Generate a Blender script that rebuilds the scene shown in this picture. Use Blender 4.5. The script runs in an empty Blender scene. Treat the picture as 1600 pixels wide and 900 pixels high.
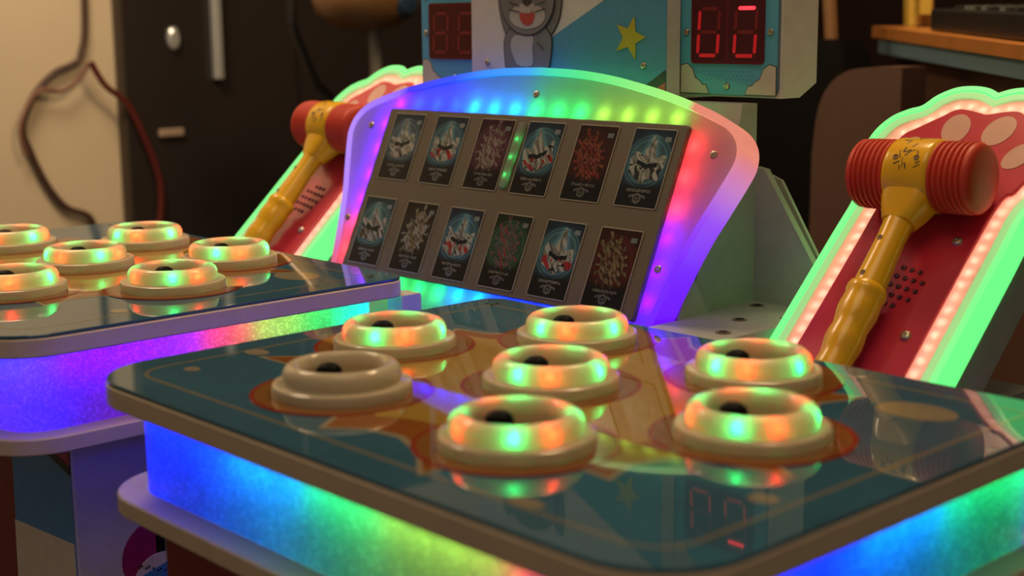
import bpy, bmesh, math, random
import numpy as np
from mathutils import Vector, Matrix
random.seed(4)
S = bpy.context.scene
COL = S.collection
ZD = 0.8                       # height of the near game deck above the floor

# ------------------------------------------------------------------ camera
cd = bpy.data.cameras.new('camera'); cam = bpy.data.objects.new('camera', cd); COL.objects.link(cam)
r = Vector((0.68213, 0.73117, -0.008715)); u = Vector((-0.127456, 0.130626, 0.983205)); w = Vector((-0.720033, 0.669567, -0.182297))
cam.matrix_world = Matrix(((r.x, u.x, -w.x, 1.06692), (r.y, u.y, -w.y, -1.04838), (r.z, u.z, -w.z, 0.38431 + ZD), (0, 0, 0, 1)))
cd.sensor_width = 36; cd.lens = 2218.74 / 1600 * 36
cd.clip_start = 0.02
cd.dof.use_dof = True; cd.dof.focus_distance = 2.05; cd.dof.aperture_fstop = 3.2
S.camera = cam
# ------------------------------------------------------------------ world, lamps, exposure
wd = bpy.data.worlds.new('world'); S.world = wd; wd.use_nodes = True
wd.node_tree.nodes['Background'].inputs[0].default_value = (1.0, 0.78, 0.55, 1)
wd.node_tree.nodes['Background'].inputs[1].default_value = 0.165
def area(name, loc, size, power, col, target):
    l = bpy.data.lights.new(name, 'AREA'); l.shape = 'SQUARE'; l.size = size; l.energy = power; l.color = col
    o = bpy.data.objects.new(name, l); COL.objects.link(o); o.location = loc
    o.rotation_euler = (Vector(target) - Vector(loc)).to_track_quat('-Z', 'Y').to_euler(); return o
area('ceiling_lamp', (0.3, -0.3, 2.9), 1.2, 12, (1, .72, .44), (0.0, 0.2, .8))
area('ceiling_lamp', (-2.3, 0.2, 2.9), 0.8, 42, (1, .76, .52), (-2.8, 0.6, .8))  # unseen light added to brighten the cream wall
area('ceiling_lamp', (-0.5, 1.3, 2.9), 0.6, 42, (1, .68, .36), (-0.8, 2.2, 1.0))  # unseen warm light added for the counter and the yellow carton
vs = S.view_settings; vs.view_transform = 'Standard'; vs.look = 'None'; vs.gamma = 1; vs.use_curve_mapping = False; vs.exposure = 0.0

# ------------------------------------------------------------------ materials
def lin(c):
    return tuple(((v / 255) / 12.92 if v / 255 <= .04045 else ((v / 255 + .055) / 1.055) ** 2.4) for v in c)
MATS = {}
def mat(name, col, rough=.5, metal=0., var=.12, scale=40., emit=None, estr=0., coat=0., bump=0.):
    if name in MATS: return MATS[name]
    m = bpy.data.materials.new(name); m.use_nodes = True; MATS[name] = m
    nt = m.node_tree; b = nt.nodes['Principled BSDF']
    b.inputs['Roughness'].default_value = rough; b.inputs['Metallic'].default_value = metal
    b.inputs['Coat Weight'].default_value = coat; b.inputs['Coat Roughness'].default_value = .04
    tc = nt.nodes.new('ShaderNodeTexCoord'); nz = nt.nodes.new('ShaderNodeTexNoise'); nz.inputs['Scale'].default_value = scale
    nz.inputs['Detail'].default_value = 4
    nt.links.new(tc.outputs['Object'], nz.inputs['Vector'])
    mx = nt.nodes.new('ShaderNodeMix'); mx.data_type = 'RGBA'
    mx.inputs[6].default_value = (*[c * (1 - var) for c in col], 1); mx.inputs[7].default_value = (*[min(1, c * (1 + var)) for c in col], 1)
    nt.links.new(nz.outputs['Fac'], mx.inputs[0]); nt.links.new(mx.outputs[2], b.inputs['Base Color'])
    if emit is not None:
        b.inputs['Emission Color'].default_value = (*emit, 1); b.inputs['Emission Strength'].default_value = estr
    if bump:
        bp = nt.nodes.new('ShaderNodeBump'); bp.inputs['Strength'].default_value = bump; bp.inputs['Distance'].default_value = .002
        nt.links.new(nz.outputs['Fac'], bp.inputs['Height']); nt.links.new(bp.outputs[0], b.inputs['Normal'])
    return m
def matt(m):
    m.node_tree.nodes['Principled BSDF'].inputs['Specular IOR Level'].default_value = .05; return m
def glow(name, col, strength):
    return mat(name, (.1, .1, .1), .4, emit=col, estr=strength, var=0.05)
def shell_mat(name, col, trans=.6, sparkle=False, rough=.25, dcol=None):
    """thin frosted plastic: light from the lamps inside comes through"""
    m = bpy.data.materials.new(name); m.use_nodes = True; MATS[name] = m; nt = m.node_tree
    nt.nodes.remove(nt.nodes['Principled BSDF']); out = nt.nodes['Material Output']
    d = nt.nodes.new('ShaderNodeBsdfDiffuse'); t = nt.nodes.new('ShaderNodeBsdfTranslucent'); g = nt.nodes.new('ShaderNodeBsdfGlossy')
    g.inputs['Roughness'].default_value = rough; g.inputs['Color'].default_value = (1, 1, 1, 1)
    m1 = nt.nodes.new('ShaderNodeMixShader'); m1.inputs[0].default_value = trans
    m2 = nt.nodes.new('ShaderNodeMixShader'); fr = nt.nodes.new('ShaderNodeFresnel'); fr.inputs[0].default_value = 1.35
    d.inputs[0].default_value = (*(dcol or col), 1); t.inputs[0].default_value = (*col, 1)
    if sparkle:
        tc = nt.nodes.new('ShaderNodeTexCoord'); v = nt.nodes.new('ShaderNodeTexVoronoi'); v.inputs['Scale'].default_value = 330
        n2 = nt.nodes.new('ShaderNodeTexNoise'); n2.inputs['Scale'].default_value = 14
        nt.links.new(tc.outputs['Object'], v.inputs['Vector']); nt.links.new(tc.outputs['Object'], n2.inputs['Vector'])
        sp = nt.nodes.new('ShaderNodeSeparateColor'); nt.links.new(v.outputs['Color'], sp.inputs[0])
        rp = nt.nodes.new('ShaderNodeValToRGB'); rp.color_ramp.elements[0].position = .55; rp.color_ramp.elements[0].color = (.62, .62, .62, 1)
        rp.color_ramp.elements[1].position = 1.; rp.color_ramp.elements[1].color = (1, 1, 1, 1)
        nt.links.new(sp.outputs[0], rp.inputs[0])
        r2 = nt.nodes.new('ShaderNodeMapRange'); r2.inputs[1].default_value = .3; r2.inputs[2].default_value = .7; r2.inputs[3].default_value = .75; r2.inputs[4].default_value = 1.
        nt.links.new(n2.outputs['Fac'], r2.inputs[0])
        mu = nt.nodes.new('ShaderNodeMix'); mu.data_type = 'RGBA'; mu.blend_type = 'MULTIPLY'; mu.inputs[0].default_value = 1
        nt.links.new(rp.outputs[0], mu.inputs[6]); nt.links.new(r2.outputs[0], mu.inputs[7])
        nt.links.new(mu.outputs[2], t.inputs[0])
    nt.links.new(d.outputs[0], m1.inputs[1]); nt.links.new(t.outputs[0], m1.inputs[2])
    nt.links.new(fr.outputs[0], m2.inputs[0]); nt.links.new(m1.outputs[0], m2.inputs[1]); nt.links.new(g.outputs[0], m2.inputs[2])
    nt.links.new(m2.outputs[0], out.inputs['Surface'])
    return m
def attr_mat(name, rough=.25, emission=0.):
    m = bpy.data.materials.new(name); m.use_nodes = True; MATS[name] = m; nt = m.node_tree; b = nt.nodes['Principled BSDF']
    a = nt.nodes.new('ShaderNodeAttribute'); a.attribute_name = 'col'; b.inputs['Roughness'].default_value = rough
    if emission:
        b.inputs['Base Color'].default_value = (.06, .06, .06, 1)
        nt.links.new(a.outputs['Color'], b.inputs['Emission Color']); b.inputs['Emission Strength'].default_value = emission
    else:
        nt.links.new(a.outputs['Color'], b.inputs['Base Color'])
    return m

# ------------------------------------------------------------------ object helpers
def mesh(name, verts, faces, smooth=False):
    me = bpy.data.meshes.new(name); me.from_pydata([tuple(v) for v in verts], [], faces)
    bm = bmesh.new(); bm.from_mesh(me); bmesh.ops.recalc_face_normals(bm, faces=bm.faces); bm.to_mesh(me); bm.free()
    if smooth:
        for p in me.polygons: p.use_smooth = True
        try: me.set_sharp_from_angle(angle=math.radians(40))
        except Exception: pass
    me.update(); return me
def obj(name, geo, m, parent=None, smooth=False, loc=None, rot=None):
    me = geo if isinstance(geo, bpy.types.Mesh) else mesh(name, geo[0], geo[1], smooth)
    if m is not None and not me.materials: me.materials.append(m)
    o = bpy.data.objects.new(name, me); COL.objects.link(o); o.parent = parent
    if loc is not None: o.location = loc
    if rot is not None: o.rotation_euler = rot
    return o
def thing(name, label, cat, loc=(0, 0, 0), rot=(0, 0, 0), group=None):
    o = bpy.data.objects.new(name, None); COL.objects.link(o); o.location = loc; o.rotation_euler = rot; o.empty_display_size = .05
    return tag(o, label, cat, group)
def tag(o, label, cat, group=None):
    o['label'] = label; o['category'] = cat
    if group: o['group'] = group
    return o
def struct(o): o['kind'] = 'structure'; return o
def lamp(parent, loc, col, power, rad=.004):
    key = 'led_%d_%d_%d_%d' % (*[int(c * 99) for c in col], int(power * 1e5))
    l = bpy.data.lights.get(key)
    if l is None:
        l = bpy.data.lights.new(key, 'POINT'); l.energy = power; l.color = col; l.shadow_soft_size = rad
    o = bpy.data.objects.new('led', l); COL.objects.link(o); o.parent = parent; o.location = loc; return o

# ------------------------------------------------------------------ geometry
def join(*gs):
    V, F = [], []
    for v, f in gs:
        k = len(V); V += list(v); F += [tuple(i + k for i in q) for q in f]
    return V, F
def box(x0, x1, y0, y1, z0, z1, b=0.0):
    if b: return prism(rrect(x0, x1, y0, y1, b, 1), z0, z1, b * .6)
    v = [(x, y, z) for z in (z0, z1) for y in (y0, y1) for x in (x0, x1)]
    return v, [(0, 1, 3, 2), (4, 5, 7, 6), (0, 1, 5, 4), (2, 3, 7, 6), (0, 2, 6, 4), (1, 3, 7, 5)]
def rrect(x0, x1, y0, y1, rad, n=8):
    rs = rad if isinstance(rad, (tuple, list)) else (rad,) * 4      # corners: (x1,y0) (x1,y1) (x0,y1) (x0,y0)
    P = []
    for (cx, cy, a0), q in zip(((x1, y0, -90), (x1, y1, 0), (x0, y1, 90), (x0, y0, 180)), rs):
        sx = 1 if cx == x1 else -1; sy = 1 if cy == y1 else -1
        if q <= 1e-5: P.append((cx, cy)); continue
        for i in range(n + 1):
            a = math.radians(a0 + 90 * i / n); P.append((cx - sx * q + q * math.cos(a), cy - sy * q + q * math.sin(a)))
    return P
def inset(P, d):
    n = len(P); out = []
    ar = sum(P[i][0] * P[(i + 1) % n][1] - P[(i + 1) % n][0] * P[i][1] for i in range(n)); sg = 1 if ar > 0 else -1
    for i in range(n):
        a = Vector(P[i - 1]); b = Vector(P[i]); c = Vector(P[(i + 1) % n])
        e1 = b - a; e2 = c - b
        if e1.length < 1e-9: e1 = e2
        if e2.length < 1e-9: e2 = e1
        e1.normalize(); e2.normalize(); n1 = Vector((-e1.y, e1.x)) * sg; n2 = Vector((-e2.y, e2.x)) * sg
        m = n1 + n2
        if m.length < 1e-6: m = n1
        m.normalize(); k = min(1.6, 1 / max(.3, m.dot(n1))); out.append(tuple(b + m * d * k))
    return out
def prism(P, z0, z1, b=0.0):
    n = len(P); rings = [(P, z0), (P, z1)] if not b else [(inset(P, b), z0), (P, z0 + b), (P, z1 - b), (inset(P, b), z1)]
    V = [(x, y, z) for R, z in rings for x, y in R]; F = []
    for k in range(len(rings) - 1):
        for i in range(n): j = (i + 1) % n; F.append((k * n + i, k * n + j, (k + 1) * n + j, (k + 1) * n + i))
    F += [tuple(range(n))[::-1], tuple(range((len(rings) - 1) * n, len(rings) * n))]
    return V, F
def ringprism(A, B, z0, z1):
    """frame between closed outlines A (outer) and B (inner)"""
    n = len(A); V = [(*p, z0) for p in A] + [(*p, z1) for p in A] + [(*p, z1) for p in B] + [(*p, z0) for p in B]; F = []
    for k in range(4):
        for i in range(n):
            j = (i + 1) % n; k2 = (k + 1) % 4; F.append((k * n + i, k * n + j, k2 * n + j, k2 * n + i))
    return V, F
def wallstrip(P, z0, z1):
    n = len(P); return [(*p, z0) for p in P] + [(*p, z1) for p in P], [(i, (i + 1) % n, n + (i + 1) % n, n + i) for i in range(n)]
def lathe(prof, n=48, closed=False, axis='z'):
    V = []; F = []; m = len(prof)
    for i in range(n):
        a = 2 * math.pi * i / n; c, s = math.cos(a), math.sin(a)
        for (rr, z) in prof:
            V.append((rr * c, rr * s, z) if axis == 'z' else (z, rr * c, rr * s) if axis == 'x' else (rr * s, z, rr * c))
    for i in range(n):
        j = (i + 1) % n
        for k in range(m if closed else m - 1):
            k2 = (k + 1) % m; F.append((i * m + k, j * m + k, j * m + k2, i * m + k2))
    return V, F
def disc(rx, ry, z0, z1, n=32, c=(0, 0)):
    return prism([(c[0] + rx * math.cos(2 * math.pi * i / n), c[1] + ry * math.sin(2 * math.pi * i / n)) for i in range(n)], z0, z1)
def tube(pts, rad, n=8, sub=6):
    pts = [Vector(p) for p in pts]; Q = []
    for i in range(len(pts) - 1):
        p0 = pts[max(0, i - 1)]; p1 = pts[i]; p2 = pts[i + 1]; p3 = pts[min(len(pts) - 1, i + 2)]
        for k in range(sub):
            t = k / sub; Q.append(.5 * ((2 * p1) + (p2 - p0) * t + (2 * p0 - 5 * p1 + 4 * p2 - p3) * t * t + (3 * p1 - p0 - 3 * p2 + p3) * t ** 3))
    Q.append(pts[-1]); V = []; F = []
    for i, q in enumerate(Q):
        d = (Q[min(i + 1, len(Q) - 1)] - Q[max(i - 1, 0)]).normalized(); a = d.orthogonal().normalized() if i == 0 else (pa - d * pa.dot(d)).normalized()
        pa = a; b = d.cross(a)
        for k in range(n): t = 2 * math.pi * k / n; V.append(tuple(q + (a * math.cos(t) + b * math.sin(t)) * rad))
    for i in range(len(Q) - 1):
        for k in range(n): k2 = (k + 1) % n; F.append((i * n + k, i * n + k2, (i + 1) * n + k2, (i + 1) * n + k))
    F += [tuple(range(n))[::-1], tuple(range((len(Q) - 1) * n, len(Q) * n))]
    return V, F
def smooth2(P, sub=6, closed=False):
    n = len(P); Q = []; rng = n if closed else n - 1
    for i in range(rng):
        g = (lambda k: Vector(P[k % n])) if closed else (lambda k: Vector(P[min(max(k, 0), n - 1)]))
        p0, p1, p2, p3 = g(i - 1), g(i), g(i + 1), g(i + 2)
        for k in range(sub):
            t = k / sub; Q.append(tuple(.5 * ((2 * p1) + (p2 - p0) * t + (2 * p0 - 5 * p1 + 4 * p2 - p3) * t * t + (3 * p1 - p0 - 3 * p2 + p3) * t ** 3)))
    if not closed: Q.append(tuple(P[-1]))
    return Q
def sweep_xz(P, y0, y1):          # outline in x-z, extruded along y
    v, f = prism(P, y0, y1); return [(a, c, b) for a, b, c in v], f
def sweep_yz(P, x0, x1):
    v, f = prism(P, x0, x1); return [(c, a, b) for a, b, c in v], f
def walk(P, step, closed=False):
    """points every `step` along a polyline"""
    out = []; acc = step / 2; Q = list(P) + ([P[0]] if closed else [])
    for a, b in zip(Q, Q[1:]):
        a = Vector(a); b = Vector(b); L = (b - a).length
        while acc <= L and L > 0: out.append(tuple(a + (b - a) * acc / L)); acc += step
        acc -= L
    return out

CREAM = mat('cream_board_edge', (.62, .50, .36), .5)
CABW = mat('cabinet_laminate', (.33, .34, .30), .4)
WHITE = mat('white_laminate', (.62, .62, .56), .35)
TEAL = mat('teal_glossy_print', (.032, .100, .152), .03, var=.25, scale=12)
ORANGE = mat('orange_glossy_print', (.22, .072, .014), .035)
YELLOWP = mat('yellow_glossy_print', (.31, .185, .032), .035)
REDP = mat('red_glossy_print', (.24, .030, .012), .035)
PALEP = mat('pale_outline_print', (.26, .22, .14), .035)
LINEP = mat('dull_gold_line_print', (.16, .15, .11), .05)
SHELL = shell_mat('frosted_cream_plastic', (.80, .70, .48), .5, rough=.12, dcol=(1.0, .86, .60))
SKIRT = shell_mat('glitter_frosted_acrylic', (.8, .8, .8), .72, sparkle=True, dcol=(.14, .14, .15))
CUP = mat('amber_plastic', (.5, .28, .03), .3)
BLACK = matt(mat('black_rubber', (.003, .003, .003), .5))
RED_BODY = mat('dark_red_laminate', (.19, .018, .016), .4)
STEEL = mat('screw_steel', (.55, .47, .36), .3, 1.)
DARKHOLE = mat('dark_hole', (.01, .01, .01), .8)

# LED colours
BLUE = (0, .01, 1); AZURE = (0, .22, 1); GREEN = (.01, 1, .16); LIME = (.42, 1, .07); RED = (1, .03, .03); VIOLET = (.085, 0, 1); PURPLE = (.11, .0, 1)

# ------------------------------------------------------------------ the room
floor = struct(obj('floor', box(-4.2, 3.5, -4, 4.0, -.1, 0), mat('dark_floor', (.05, .035, .028), .45)))
wl = struct(obj('wall_left', box(-3.55, -3.4, -3.0, 4.0, 0, 3.0), mat('cream_wall', (.70, .58, .40), .7, var=.10, scale=3)))
wb = struct(obj('wall_back', box(-3.4, 3.5, 3.6, 3.75, 0, 3.0), matt(mat('dark_brown_wall', (.012, .006, .004), .8))))

# ------------------------------------------------------------------ shared meshes of a mole hole
fl_prof = [(.0605, .0118), (.071, .0118), (.0738, .0105), (.075, .0075), (.0752, .003), (.0752, -.0013)]
lr_prof = [(.0430, .004), (.0432, .018), (.0445, .0262), (.0475, .0302), (.052, .0318), (.0565, .0308), (.0608, .0275), (.0632, .0225), (.0636, .017), (.0630, .0118)]
M_FL = mesh('flange', *lathe(fl_prof, 56), True); M_LR = mesh('light_ring', *lathe(lr_prof, 56), True)
M_BAFFLE = mesh('led_core', *lathe([(.0500, .002), (.0500, .0235), (.0535, .0245), (.0548, .0225), (.0548, .002)], 40), True)  # hidden dark ring added to keep green and red light from mixing
M_CUP = mesh('cup', *lathe([(.0005, .004), (.030, .0036), (.0425, .005)], 40), True)
M_KNOB = mesh('knob', *lathe([(.0148, .004), (.0148, .013), (.0128, .019), (.008, .0228), (.0005, .024)], 20), True)
for me, mm in ((M_FL, SHELL), (M_LR, SHELL), (M_CUP, CUP), (M_BAFFLE, mat('dark_led_strip', (.05, .045, .04), .6)), (M_KNOB, BLACK)): me.materials.append(mm)
HEX = {'A': (-1, 0), 'D': (0, 0), 'G': (1, 0), 'B': (-.5, 1), 'E': (.5, 1), 'C': (-.5, -1), 'F': (.5, -1)}
AX, AY = .2713, .2713 * .6585

def star_poly(n, rx, ry, k, ph, seed, c=(0, 0), sub=4):
    rnd = random.Random(seed); P = []
    tips = []
    for i in range(n):
        a = 2 * math.pi * i / n + ph; f = 1 + rnd.uniform(-.10, .10); a2 = a + math.pi / n
        tips.append(((c[0] + rx * f * math.cos(a), c[1] + ry * f * math.sin(a)), (c[0] + rx * k * math.cos(a2), c[1] + ry * k * math.sin(a2))))
    for i in range(n):
        t, v = tips[i]; t2 = tips[(i + 1) % n][0]
        for j in range(sub):           # sides bow inward between two tips
            s = j / sub; q = 2
            x = (1 - s) ** 2 * t[0] + 2 * s * (1 - s) * v[0] + s * s * t2[0]; y = (1 - s) ** 2 * t[1] + 2 * s * (1 - s) * v[1] + s * s * t2[1]
            P.append((x, y))
    return P

def game_table(label, loc, dz, x0, x1, y0, y1, ledcol, lit, seed, ped, angle0):
    """one play table: deck with seven holes, lit skirt, ledge, pedestal (local z is height above the floor)"""
    t = thing('game_table', label, 'arcade game', loc, group='arcade play tables')
    H = ZD + dz; rad = (.085, .03, .03, .085)
    O = rrect(x0, x1, y0, y1, rad, 10)
    obj('deck_board', prism(O, H - .029, H - .0045, .002), CREAM, t, True)
    top = obj('deck_top', prism(inset(O, .0012), H - .0045, H, .0012), TEAL, t)
    z = H
    def pr(nm, P, m, k, h=.0003): return obj(nm, prism(P, z + .00002, z + k * h), m, top)
    A = inset(O, .042); B = inset(O, .047); obj('border_line', ringprism(A, B, z, z + .0002), LINEP, top)
    c = (0.0, -.005)
    pr('burst_outline', star_poly(13, .362, .292, .66, .25, seed, c), PALEP, 1)
    pr('burst_print', star_poly(13, .352, .283, .66, .25, seed, c), ORANGE, 2)
    pr('burst_centre', star_poly(13, .30, .225, .72, .25, seed + 1, c), YELLOWP, 3)
    for k, (px, py, a, b) in enumerate(((x1 - .125, y1 - .115, .042, .030), (x0 + .08, y0 + .10, .011, .009), (x0 + .06, y0 + .20, .018, .013), (x1 - .07, y0 + .2, .014, .012), (x0 + .16, y1 - .05, .02, .012), (x1 - .2, y0 + .055, .02, .009))):
        obj('dot_print', disc(a, b, z, z + .0003, 24, (px, py)), mat('pale_dot_print', (.22, .19, .13), .04), top)
    n = 56
    circ = lambda q, r2: [(q[0] + r2 * math.cos(2 * math.pi * i / n), q[1] + r2 * math.sin(2 * math.pi * i / n)) for i in range(n)]
    rnd = random.Random(seed)
    for key, (a, b) in HEX.items():
        q = (a * AX, b * AY)
        pr('hole_print', circ(q, .0985), REDP, 4); pr('hole_print', circ(q, .0935), mat('brown_orange_print', (.20, .085, .022), .035), 5)
        zz = z + .0015
        rim = obj('hole_rim', M_FL, None, t, loc=(*q, zz))
        obj('light_ring', M_LR, None, rim); obj('cup', M_CUP, None, rim); obj('led_core', M_BAFFLE, None, rim); obj('knob', M_KNOB, None, rim, loc=(-.021, -.002, .003))
        if key not in lit: continue
        base = math.radians(lit[key])
        for k in range(4):             # a green and a red lamp in each quarter of the ring
            for off, cl, pw in ((0, (.0, 1, .26), .028), (33, (1, .035, .008), .020)):
                an = base + math.radians(90 * k + off)
                lamp(rim, (.0590 * math.cos(an), .0590 * math.sin(an), .0215), cl, pw, .002)
    # skirt with the light strip inside it
    K = rrect(x0 + .037, x1 - .037, y0 + .037, y1 - .037, (.055, .02, .02, .055), 8)
    lz = H - .133
    obj('light_skirt', wallstrip(K, lz + .0005, H - .0295), SKIRT, t, True)
    obj('skirt_core', prism(inset(K, .055), lz + .001, H - .0305), mat('grey_core', (.16, .16, .16), .7), t)  # unseen inner block added to stop light crossing the skirt
    for (px, py) in walk(inset(K, .026), .042, True):
        cl, pw = ledcol(px, py)
        lamp(t, (px, py, H - .05), cl, pw, .006)
    L = rrect(x0 + .004, x1 - .004, y0 + .004, y1 - .004, rad, 10)
    obj('ledge', prism(L, lz - .022, lz, .002), CREAM, t, True)
    px0, px1, py0, py1, pm = ped
    pd = obj('pedestal', prism(rrect(px0, px1, py0, py1, .004, 2), 0, lz - .022), pm, t)
    return t, pd, H, top

def near_led(x, y):
    if x > .36 and y > -.27:
        return (BLUE, .13) if y < -.06 else (AZURE, .095) if y < .10 else (GREEN, .045) if y < .24 else (LIME, .034)
    if y > -.25: return (VIOLET, .075) if y > 0 else (BLUE, .13)
    return (BLUE, .13) if x < -.17 else (AZURE, .095) if x < -.02 else (GREEN, .045) if x < .10 else (LIME, .034) if x < .24 else (RED, .055) if x < .32 else (VIOLET, .075)
def left_led(x, y):
    if x > .36:
        return (BLUE, .13) if y < -.25 else ((.14, 0, 1), .085) if y < -.04 else (RED, .055) if y < .05 else (LIME, .034) if y < .13 else (GREEN, .045)
    return (BLUE, .13) if y < -.25 else (AZURE, .095)
tn, pedn, HN, topn = game_table('play table with blue to green glowing skirt, one of its seven holes unlit', (0, 0, 0), 0, -.421, .461, -.340, .300, near_led,
           {'A': 300, 'B': -90, 'D': -78, 'E': -92, 'F': -45, 'G': -65}, 3, (-.345, .385, -.285, .24, RED_BODY), 0)
tl, pedl, HL, topl = game_table('play table with violet and red glowing skirt, all its holes lit green and red', (-1.0127, -.0337, 0), .016, -.440, .4447, -.340, .295, left_led,
           {'A': 10, 'B': -75, 'C': 0, 'D': -95, 'E': -50, 'F': -60, 'G': -30}, 8, (-.38, .3627, -.216, .24, WHITE), 0)
# prints on the left pedestal (front face and side face)
PB = mat('blue_print', (.06, .25, .58), .4); PC = mat('cream_print', (.72, .64, .58), .4); PK = mat('black_print', (.006, .006, .008), .4); PM = mat('maroon_print', (.34, .02, .10), .4)
fy = -.2163
def front(nm, P, m, k=1): return obj(nm, sweep_xz([(x + 1.0127, zz + ZD) for x, zz in P], fy - .0006 * k, fy), m, pedl)
front('red_stripe', [(-1.0, -.16), (-.832, -.16), (-.850, -.60), (-1.0, -.60)], RED_BODY)
front('blue_field', [(-.832, -.16), (-.652, -.16), (-.652, -.60), (-.850, -.60)], PB)
front('cream_field', [(-.839, -.305), (-.653, -.293), (-.653, -.60), (-.850, -.60)], PC, 2)
front('maroon_corner', [(-.775, -.160), (-.652, -.160), (-.652, -.186)], PM, 2)
front('black_stripe', [(-.80, -.1605), (-.775, -.160), (-.652, -.184), (-.652, -.197)], PK, 3)
sx = .3629
def side(nm, P, m, k=1): return obj(nm, sweep_yz([(yy + .0337, zz + ZD) for yy, zz in P], sx, sx + .0006 * k), m, pedl)
circ = lambda cy, cz, a, n=30, t0=0, t1=360: [(cy + a * math.cos(math.radians(t0 + (t1 - t0) * i / n)), cz + a * math.sin(math.radians(t0 + (t1 - t0) * i / n))) for i in range(n + (t1 - t0 < 360))]
side('roundel', circ(-.133, -.338, .053), PM); side('roundel_black', circ(-.129, -.338, .0525, 24, -95, 95), PK, 2)
side('roundel_teal', circ(-.119, -.338, .047, 24, -92, 92), mat('teal_print', (.10, .22, .26), .4), 3)
side('roundel_cream', circ(-.128, -.378, .043, 24, 0, 180), PC, 4)
side('blue_block', [(-.195, -.372), (-.08, -.340), (-.08, -.55), (-.195, -.55)], PB, 5)
for k in range(14):
    side('speck', circ(-.165 + .075 * ((k * .618) % 1), -.385 + .03 * ((k * .37) % 1) + .12 * 0.1, .0016, 6), PK, 6)
obj('end_post', box(.405, .440, .285, .322, HL - .133, HL - .0295), WHITE, tl)

# ------------------------------------------------------------------ white cabinet behind the tables
cab = thing('game_cabinet', 'white laminate cabinet base with triangular gusset and bolt holes behind the card board', 'cabinet', (-.567, .6, 0))
def c_loc(g): return [(x + .567, y - .6, zz + ZD) for x, y, zz in g[0]], g[1]
obj('base_shelf', c_loc(prism([(-.93, .436), (-.186, .436), (-.186, .335), (-.062, .335), (-.062, .80), (-.93, .80)], -.05, -.02)), CABW, cab)
obj('lower_body', c_loc(box(-.90, -.07, .44, .78, -ZD, -.05)), CABW, cab)
obj('column', c_loc(sweep_yz([(.462, -.02), (.616, -.02), (.616, .27), (.582, .27), (.565, .20)], -.93, -.2)), CABW, cab)
obj('gusset', c_loc(sweep_xz([(-.2, -.02), (-.064, -.02), (-.064, .0), (-.184, .175), (-.2, .178)], .616, .628)), CABW, cab)
obj('gusset', c_loc(sweep_xz([(-.2, -.02), (-.064, -.02), (-.064, -.01), (-.172, .158), (-.19, .165)], .640, .646)), CABW, cab)
obj('panel_bracket', c_loc(sweep_yz([(.432, -.02), (.455, .036), (.463, .036), (.500, -.02)], -.197, -.187)), CABW, cab)
for (hx, hy) in ((-.127, .491), (-.171, .588), (-.091, .410), (-.085, .545)):
    h = obj('bolt_hole', c_loc(disc(.0105, .0105, -.02, -.0188, 20, (hx, hy))), mat('brown_washer', (.16, .11, .07), .5), cab)
    obj('bolt', c_loc(disc(.006, .006, -.0188, -.0178, 14, (hx, hy))), DARKHOLE, h)

# ------------------------------------------------------------------ card board
TILT = math.radians(66)
PX = -.567
pan = thing('card_board', 'leaning card display board with rainbow lit arched rim behind the play tables', 'display board', (PX, .40, ZD), (TILT, 0, 0))
half = [(.342, -.090), (.3515, -.055), (.360, -.024), (.374, .04), (.391, .106), (.408, .152), (.4255, .200), (.430, .222), (.422, .244), (.397, .263), (.345, .2815), (.28, .299), (.213, .313), (.15, .3235), (.08, .3305), (0, .333)]
hs = smooth2(half, 5)
IN = hs + [(-x, y) for x, y in reversed(hs[:-1])]            # open outline from bottom right over the arch to bottom left
IN = [p for i, p in enumerate(IN) if i == 0 or (Vector(p) - Vector(IN[i - 1])).length > 1e-6]
IN = IN + [(-.25, -.096), (-.12, -.100), (0, -.101), (.12, -.100), (.25, -.096)]
OUT = inset(IN, -.0125)
obj('back_board', prism(inset(IN, -.001), -.030, -.016), mat('pale_back_board', (.60, .59, .58), .5), pan)
def to_rect(p, x0, x1, y0, y1):
    c = Vector(((x0 + x1) / 2, (y0 + y1) / 2)); d = Vector(p) - c
    k = min(((x1 - x0) / 2) / max(abs(d.x), 1e-6), ((y1 - y0) / 2) / max(abs(d.y), 1e-6)); return tuple(c + d * k)
IN2 = [p for a, b in zip(IN, IN[1:] + IN[:1]) for p in (a, ((a[0] + b[0]) / 2, (a[1] + b[1]) / 2))]
nI = len(IN2); cov = [(*p, .002) for p in IN2] + [(*to_rect(p, -.330, .337, -.023, .259), .002) for p in IN2]
obj('frosted_cover', (cov, [(i, (i + 1) % nI, nI + (i + 1) % nI, nI + i) for i in range(nI)]), shell_mat('frosted_cover_acrylic', (.85, .83, .80), .6, rough=.1, dcol=(.17, .15, .13)), pan)
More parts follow.
